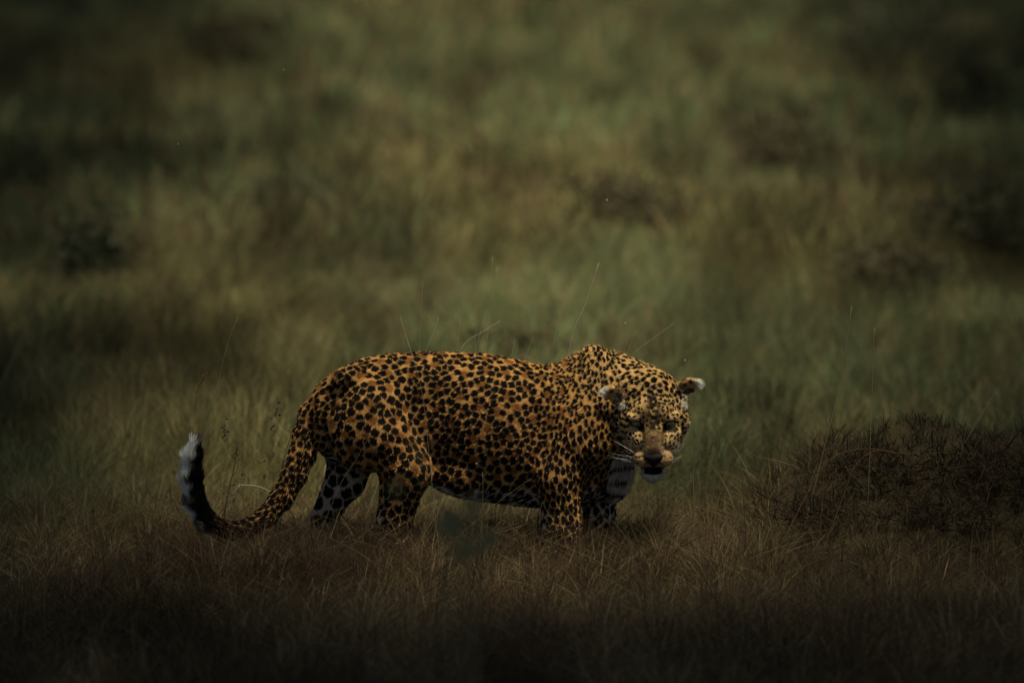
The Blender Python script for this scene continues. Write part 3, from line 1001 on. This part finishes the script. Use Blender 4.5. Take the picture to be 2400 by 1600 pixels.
# the hummock's dark bushes, right edge
HUM = 'bushes on the hummock'
TANGLE = material('dry_tangle', (0.026, 0.019, 0.012), 0.9, noise=(12, (0.060, 0.044, 0.024)), transl=0.1, spec=0.05)
shrub(2105, 1180, 0.10, 0.24, 0.070, 'dark tangle of dry stems crowning the hummock right of the leopard', TANGLE, 1300, 0.055, 3, group=HUM, slim=0.028)
shrub(2330, 1200, 0.02, 0.26, 0.080, 'broad near-black tangle of stems at the right edge on the hummock', TANGLE, 1700, 0.055, 4, group=HUM, slim=0.028)
shrub(1930, 1200, -0.10, 0.17, 0.055, 'small dark tangle of stems on the near slope of the hummock', TANGLE, 800, 0.05, 6, group=HUM, slim=0.028)
shrub(2215, 1240, -0.25, 0.24, 0.060, 'low dark tangle of stems at the foot of the hummock', TANGLE, 1100, 0.05, 8, group=HUM, slim=0.028)
# blurred dark bushes in the field behind
BG = [(225, 700, 'dark blurred bush in the grass far left above the tail', 0.20, 0.22, LEAF_DARK),
      (1240, 838, 'dark brown low bush right behind the dip in the leopard\'s back', 0.22, 0.075, LEAF_BROWN),
      (1470, 575, 'blurred brown bush in the field above the leopard\'s shoulder', 0.36, 0.20, LEAF_BROWN),
      (1850, 425, 'blurred dark brown bush, middle of the right half of the field', 0.50, 0.26, LEAF_BROWN),
      (2085, 250, 'blurred blue-black bush near the upper right corner', 0.50, 0.42, LEAF_DARK),
      (2290, 300, 'blurred dark bush by the right edge, upper part of the field', 0.40, 0.34, LEAF_DARK),
      (2110, 690, 'blurred dark bush in the field above the hummock', 0.34, 0.18, LEAF_BROWN),
      (560, 190, 'faint brown bush at the upper left of the field', 0.40, 0.22, LEAF_BROWN),
      (660, 545, 'soft dark green bush in the field above the leopard\'s rump', 0.28, 0.16, LEAF_DARK),
      (2320, 620, 'soft dark green bush at the right edge halfway up', 0.40, 0.24, LEAF_DARK)]
for i, (u, v, lab, rx, rz, mat) in enumerate(BG):
    du = (800 - v) * S
    dz = -FOCUS * SP + du * CP; dy = FOCUS * CP + du * SP
    k = CAM_H / -dz
    y = k * dy - CAM_D
    shrub(u, v, y, rx, rz, lab, mat, 1500, 0.026 + 0.0006 * y, 40 + i, group='bushes in the field behind')

# tall thin grass stems in focus around the leopard
def grass_stem(pts_uv, y, label, mat, r0=0.0011, head=0, group='tall grass stems'):
    P = [pt(u, v, y) for u, v in pts_uv]
    bot = P[-1]
    x0 = bot[0] + (bot[0] - P[-2][0]) * 0.6
    foot = np.array([x0, y, float(ground_h(x0, y)) - 0.01])
    foot[0] = bot[0] + np.clip((bot[0] - P[-2][0]) / max(P[-2][2] - bot[2], 0.02) * (bot[2] - foot[2]), -0.22, 0.22)
    foot[2] = float(ground_h(foot[0], y)) - 0.01
    low = [foot + (bot - foot) * t for t in (0, 0.25, 0.5, 0.75)]
    path = smooth_path(low + P[::-1], 24)
    e = empty('grass_stem', foot, label, 'grass stem', group)
    V, F = tube(path - foot, np.linspace(r0, r0 * 0.45, 24), 5)
    mesh_obj('stalk', V, F, mat, e)
    if head:
        rr = random.Random(int(pts_uv[0][0]))
        parts = []
        for j in range(head):
            t = 23 - 6.0 * j / head
            b = path[int(t)] + (path[min(int(t) + 1, 23)] - path[int(t)]) * (t % 1) - foot
            a = rr.uniform(-0.8, 0.8)
            d = np.array([math.sin(a) * 0.7, rr.uniform(-0.3, 0.3), 1.0]) * 0.014
            parts.append(tube([b, b + d * 0.5, b + d], [0.0006, 0.0016, 0.0003], 5))
        V, F = join(parts)
        mesh_obj('seed_head', V, F, RUST, e)
    return e

grass_stem([(1403, 616), (1388, 665), (1368, 722), (1348, 765), (1333, 825)], 0.25, 'tall pale bent grass stem left of the shoulder hump', PALE, 0.0016)
grass_stem([(1154, 600), (1150, 660), (1138, 712), (1130, 760), (1117, 815)], 0.40, 'tallest pale stem above the middle of the back', FAINT, 0.0014)
grass_stem([(1166, 625), (1156, 690), (1146, 750), (1140, 815)], 0.55, 'faint stem just right of the tallest one above the back', FAINT, 0.0013)
grass_stem([(991, 662), (987, 725), (983, 815)], 0.30, 'straight upright stem above the front of the rump', FAINT, 0.0013)
grass_stem([(938, 742), (950, 780), (961, 815)], 0.20, 'short stem leaning left above the rump', PALE, 0.0011)
grass_stem([(1029, 742), (1014, 785), (1001, 815)], 0.22, 'short stem leaning right above the back', PALE, 0.0011)
grass_stem([(1078, 745), (1075, 780), (1071, 815)], 0.25, 'short upright stem above the back, left of the leaning blade', FAINT, 0.0011)
grass_stem([(1172, 752), (1130, 778), (1080, 817)], 0.20, 'pale blade leaning far right low over the back', PALE, 0.0014)
grass_stem([(1116, 715), (1115, 760), (1114, 816)], 0.28, 'thin upright stem over the middle of the back', FAINT, 0.0010)
grass_stem([(1207, 795), (1201, 825), (1198, 850)], 0.24, 'short stem before the dark bush behind the back, left one', FAINT, 0.0010)
grass_stem([(1251, 787), (1238, 820), (1228, 850)], 0.24, 'short stem before the dark bush behind the back, right one', FAINT, 0.0010)
grass_stem([(1313, 732), (1302, 780), (1293, 840)], 0.30, 'thin stem rising in the dip before the shoulder hump', FAINT, 0.0010)
grass_stem([(1367, 720), (1368, 770), (1369, 812)], 0.30, 'thin brown upright stem on the crest of the shoulder hump', FAINT, 0.0009)
grass_stem([(1489, 778), (1478, 805), (1467, 840)], 0.25, 'short stem leaning right above the neck', FAINT, 0.0010)
grass_stem([(1580, 757), (1535, 790), (1482, 835)], 0.25, 'long faint blade leaning far right above the neck', FAINT, 0.0012)
grass_stem([(1996, 718), (1985, 800), (1970, 900), (1944, 1000)], -0.10, 'tall pale stem slanting over the hummock', FAINT, 0.0016)
grass_stem([(2049, 768), (2046, 870), (2041, 1000)], -0.05, 'tall upright stem beside the slanting one over the hummock', FAINT, 0.0013)
grass_stem([(2334, 915), (2310, 955), (2280, 1005)], 0.10, 'short stem leaning right above the hummock by the right edge', FAINT, 0.0013)
grass_stem([(484, 882), (464, 910), (456, 960), (453, 1015)], 0.05, 'rusty grass seed head standing over the tip of the tail', RUST, 0.0013, 12)
grass_stem([(558, 742), (535, 800), (516, 875)], 0.35, 'faint stem left of the rump above the tail', FAINT, 0.0012)
grass_stem([(181, 548), (120, 640), (75, 740)], 4.5, 'blurred long blade curving right near the left edge', FAINT, 0.0026)
grass_stem([(954, 797), (975, 862), (991, 930), (999, 1000), (1008, 1090)], -0.32, 'thin stem bending across the leopard\'s flank', FAINT, 0.0010)
grass_stem([(870, 1015), (835, 1075), (800, 1130), (770, 1200)], -0.30, 'thin dry stalk slanting across the thigh', FAINT, 0.0009)
grass_stem([(1131, 1105), (1132, 1150), (1130, 1210)], -0.28, 'pale upright stub of grass in front of the belly', FAINT, 0.0010)
grass_stem([(1247, 1120), (1200, 1152), (1150, 1190)], -0.30, 'thin pale stalk leaning right under the belly', FAINT, 0.0006)
grass_stem([(1622, 975), (1623, 1010), (1624, 1060)], -0.20, 'thin pale stem hanging beside the right cheek', FAINT, 0.0007)

for (pts_, y_, lab_) in (([(2062, 1052), (2010, 1052), (1960, 1066), (1925, 1095), (1905, 1130)], -0.30, 'rusty twig arching left over the near slope of the hummock'),
                         ([(2160, 1060), (2110, 1062), (2050, 1055), (2005, 1090), (1985, 1140)], -0.35, 'brown twig arching right across the middle of the hummock'),
                         ([(2398, 965), (2350, 955), (2300, 962), (2270, 985), (2262, 1020)], 0.00, 'thin twig arching over the hummock at the right edge'),
                         ([(1915, 1000), (1935, 1060), (1930, 1130)], -0.40, 'short dry stem leaning on the left slope of the hummock'),
                         ([(1745, 1030), (1738, 1090), (1742, 1160)], -0.45, 'dark upright stem in the grass between leopard and hummock'),
                         ([(1690, 985), (1682, 1040), (1676, 1110)], -0.15, 'thin upright stem in the grass right of the chin')):
    grass_stem(pts_, y_, lab_, STEM if 'dark' in lab_ else RUST, 0.0013)

def dry_twig():
    P = [pt(u, v, 0.03) for u, v in ((562, 1136), (580, 1137), (605, 1140), (630, 1150), (655, 1166), (690, 1215), (700, 1290))]
    foot = P[-1]
    e = empty('dry_twig', foot, 'bent pale dry twig with drooping tip between tail and hind legs', 'twig')
    path = smooth_path(P[::-1], 18) - foot
    V, F = tube(path, np.linspace(0.0016, 0.0022, 18), 6)
    mesh_obj('stalk', V, F, PALE, e)
    d = pt(558, 1158, 0.03) - foot
    V, F = tube(smooth_path([path[-1], (path[-1] + d) / 2 + np.array([-0.003, 0, 0.002]), d], 6), [0.0018, 0.003, 0.0035, 0.003, 0.0016, 0.0004], 6)
    mesh_obj('drooping_tip', V, F, PALE, e)
dry_twig()
def weed(pts_uv, y, label, side):
    P = [pt(u, v, y) for u, v in pts_uv]
    foot = P[-1]
    e = empty('branching_weed', foot, label, 'weed')
    path = smooth_path(P[::-1], 14) - foot
    V, F = tube(path, np.linspace(0.0018, 0.0008, 14), 5)
    mesh_obj('stalk', V, F, STEM, e)
    rr = random.Random(int(pts_uv[0][0]))
    for j in range(5):
        b = path[3 + 2 * j]
        dx = rr.choice((-1, 1)) * rr.uniform(0.02, 0.05)
        V, F = tube(smooth_path([b, b + np.array([dx * 0.6, 0.01, 0.012]), b + np.array([dx, 0.0, 0.045])], 6), np.linspace(0.0011, 0.0004, 6), 5)
        br = mesh_obj('branch', V, F, STEM, e)
        c = b + np.array([dx, 0.0, 0.045])
        V, F = leaf_cloud(12, 0.007, 0.006, 0.006, 0.010, 70 + j, 1)
        mesh_obj('leaflets', [v + c - np.array([0, 0, 0.008]) for v in V], F, LEAF_BROWN, br, smooth=False)
weed([(700, 960), (676, 1040), (662, 1090), (655, 1150), (660, 1290)], 0.10, 'dark branching weed standing just left of the tail root', -1)
weed([(556, 1030), (552, 1080), (530, 1180), (520, 1290)], 0.06, 'thin dark weed inside the curl of the tail', 1)

# out-of-focus leafy plant in front of the belly
LEAF_BLUR = material('broad_leaf', (0.16, 0.145, 0.065), 0.6, noise=(14, (0.120, 0.120, 0.060)), transl=0.25, spec=0.2)
def leafy_plant():
    y = -7.0
    top = pt(985, 1050, y); foot = pt(1095, 1420, y)
    foot[2] = float(ground_h(foot[0], y)) - 0.01
    e = empty('leafy_plant', foot, 'blurred broad-leaved green plant close to the viewer, before the belly', 'plant')
    stems = [[(1100, 1420), (1085, 1330), (1060, 1240), (1052, 1190)], [(1100, 1420), (1120, 1320), (1115, 1220), (1105, 1170)], [(1095, 1420), (1040, 1280), (1000, 1150), (985, 1040)]]
    for st in stems:
        P = [foot] + [pt(u, v, y) for u, v in st[1:]]
        V, F = tube(smooth_path(P, 10) - foot, np.linspace(0.0035, 0.0015, 10), 6)
        mesh_obj('stem', V, F, LEAF_BLUR, e)
    leaves = [(1055, 1222, 46, 78, 5), (1108, 1190, 34, 70, -10), (985, 1075, 20, 34, 20), (966, 1030, 14, 26, 10), (930, 1140, 22, 34, -20),
              (1090, 1290, 60, 42, 60), (1150, 1260, 40, 50, -30)]
    rr = random.Random(9)
    for u, v, w, h, rot in leaves:
        c = pt(u, v, y + rr.uniform(-0.12, 0.12))
        a = R(rot); W = w * S * 0.36; H = h * S * 0.36
        V, F = [], []
        for j in range(7):
            t = j / 6
            ww = W * math.sin(math.pi * min(t * 0.96 + 0.04, 1)) ** 0.7
            for sx in (-1, 0, 1):
                lx, lz = sx * ww, (t - 0.5) * 2 * H
                ly = 0.18 * abs(sx) * ww - 0.25 * H * (t - 0.5) ** 2
                V.append(c + np.array([lx * math.cos(a) - lz * math.sin(a), ly, lx * math.sin(a) + lz * math.cos(a)]) - foot)
        for j in range(6):
            for sx in (0, 1):
                o = j * 3 + sx
                F.append((o, o + 1, o + 4, o + 3))
        mesh_obj('leaf', V, F, LEAF_BLUR, e)
leafy_plant()

# small flies catching the light
FLY = material('fly_body', (0.10, 0.09, 0.06), 0.5, noise=(300, (0.16, 0.14, 0.1)), spec=0.3)
WING = material('fly_wing', (0.60, 0.58, 0.48), 0.3, noise=(200, (0.7, 0.68, 0.58)), transl=0.4, spec=0.4)
for u, v, lab in ((665, 165, 'tiny pale fly high over the rump'), (418, 339, 'tiny pale fly in the air at the upper left'), (1423, 470, 'tiny pale fly in the air high over the shoulder'),
                  (1606, 845, 'tiny dark fly hovering above the right ear'), (1466, 758, 'tiny dark fly just above the neck'), (1117, 1087, 'tiny pale fly before the belly')):
    y = -0.35 if v > 1000 else 0.1
    p = pt(u, v, y)
    e = empty('fly', p, lab, 'fly', 'flies in the air')
    V, F = sphere((0, 0, 0), 0.0018, 10, 6, (1.7, 1, 1))
    mesh_obj('fly_body', V, F, FLY, e)
    for s_ in (-1, 1):
        V = [(0, 0, 0.0008), (0.0012, s_ * 0.002, 0.0025), (-0.001, s_ * 0.0045, 0.0035), (-0.0025, s_ * 0.0025, 0.0025)]
        mesh_obj('wing', V, [(0, 1, 2, 3)], WING, e)

# ------------------------------------------------------------------ unseen trees, added to darken the edges of the view with their shade
BARK = material('shade_tree_bark', (0.07, 0.05, 0.035), 0.95, noise=(12, (0.13, 0.10, 0.07)), bump=0.6, spec=0.1)
CROWN = material('shade_tree_leaf', (0.045, 0.065, 0.022), 0.7, noise=(1.5, (0.070, 0.085, 0.030)), transl=0.2, spec=0.15)
LEAN = 2.4
def make_tree_meshes(seed, rad=3.4, height=5.6, leaves=15000):
    r = np.random.default_rng(seed)
    parts = [tube(smooth_path([(0, 0, -0.3), (0.1, 0.05, 1.2), (-0.05, 0.1, 2.6), (0.05, 0, 3.4)], 10), np.linspace(0.24, 0.15, 10), 10)]
    tips = []
    for k in range(9):
        a = 2 * math.pi * k / 9 + r.uniform(-0.3, 0.3)
        q = rad * r.uniform(0.55, 0.85)
        t = np.array([q * math.cos(a), q * math.sin(a), height - 0.4 + r.uniform(-0.3, 0.3)])
        parts.append(tube(smooth_path([(0.0, 0.02, 2.4 + 0.1 * k), t * np.array([0.35, 0.35, 0]) + np.array([0, 0, 3.9]), t], 9), np.linspace(0.11, 0.02, 9), 7))
        tips.append(t)
    bend = lambda p: np.array([p[0] + LEAN * min(max((p[2] - 0.4) / 3.6, 0), 1) ** 1.5, p[1], p[2]])
    parts = [([bend(v) for v in V_], F_) for V_, F_ in parts]
    wood = join(parts)
    V, F = [], []
    cl = [np.array([math.sqrt(r.random()) * rad * math.cos(b), 0, 0]) for b in (0,)]
    centres = []
    for k in range(46):
        b = r.uniform(0, 2 * math.pi); q = rad * math.sqrt(r.random()) * 0.95
        centres.append(np.array([q * math.cos(b), q * math.sin(b), height + 0.35 * (1 - (q / rad) ** 2) + r.uniform(-0.3, 0.25)]))
    for i in range(leaves):
        c = centres[r.integers(len(centres))] + r.normal(0, 1, 3) * np.array([0.42, 0.42, 0.16]) + np.array([LEAN, 0, 0])
        a = unit(r.normal(0, 1, 3)); b = unit(np.cross(a, r.normal(0, 1, 3)))
        s = 0.10 * (0.6 + r.random())
        o = len(V)
        V += [c, c + a * s + b * s * 0.5, c + a * s * 2, c + a * s - b * s * 0.5]
        F.append((o, o + 1, o + 2, o + 3))
    return wood, (V, F)
TW, TC = make_tree_meshes(77)
TALL = 1.7
def put_tree(x, y, sc, rz, label, tall):
    global TREE0
    e = empty('added_shade_tree', (x, y, float(ground_h(x, y))), label, 'tree', 'added shade trees round the clearing')
    e.scale = (sc, sc, tall)
    e.rotation_euler = (0, 0, rz)
    if 'TREE0' not in globals():
        a = mesh_obj('trunk', *TW, BARK, e)
        b = mesh_obj('crown', *TC, CROWN, e, smooth=False)
        TREE0 = (a.data, b.data)
    else:
        for nm, d in zip(('trunk', 'crown'), TREE0):
            o = bpy.data.objects.new(nm, d)
            COL.objects.link(o)
            o.parent = e
    return e
# (where its shade falls: x, y; width; which way the crown leans; label)
SHADE = [(-2.6, -4.35, 1.2, 0, 'added leaning shade tree in front of the clearing, left of the viewer'),
         (2.7, -4.35, 1.2, 150, 'added leaning shade tree in front of the clearing, right of the viewer'),
         (-6.6, -6.0, 1.2, 20, 'added outer shade tree in front of the clearing, far left'),
         (7.6, -6.5, 1.2, 90, 'added outer shade tree in front of the clearing, far right'),
         (0.2, -10.5, 1.3, 180, 'added shade tree over the near end of the clearing'),
         (0.5, 62.0, 2.2, 180, 'added broad shade tree closing the far end of the clearing')]
ORD = ('first', 'second', 'third', 'fourth', 'fifth', 'sixth', 'seventh', 'eighth')
for j, (sy, el, er, sc) in enumerate(((0.4, 0.95, 1.10, 1.25), (4.5, 1.25, 1.55, 1.35), (10.5, 1.85, 1.95, 1.45), (16.0, 1.95, 2.1, 1.5), (22.0, 2.05, 2.2, 1.6), (29.0, 2.1, 2.2, 1.7), (37.0, 2.0, 2.2, 1.8), (46.0, 2.0, 2.2, 1.9))):
    SHADE.append((-el - 3.4 * sc, sy, sc, (-1) ** j * (6 + 5 * (j % 4)), ORD[j] + ' added shade tree along the left of the clearing'))
    SHADE.append((er + 3.4 * sc, sy, sc, 180 + (-1) ** j * (7 + 6 * ((j + 1) % 3)), ORD[j] + ' added shade tree along the right of the clearing'))
for sx, sy, sc, rz, lab in SHADE:
    tall = 2.3 if -5 < sy < -3 else TALL                # the two nearest reach higher
    k = 5.8 * tall / SUN_DIR.z
    put_tree(sx + SUN_DIR.x * k - LEAN * sc * math.cos(R(rz)), sy + SUN_DIR.y * k - LEAN * sc * math.sin(R(rz)), sc, R(rz), lab, tall)
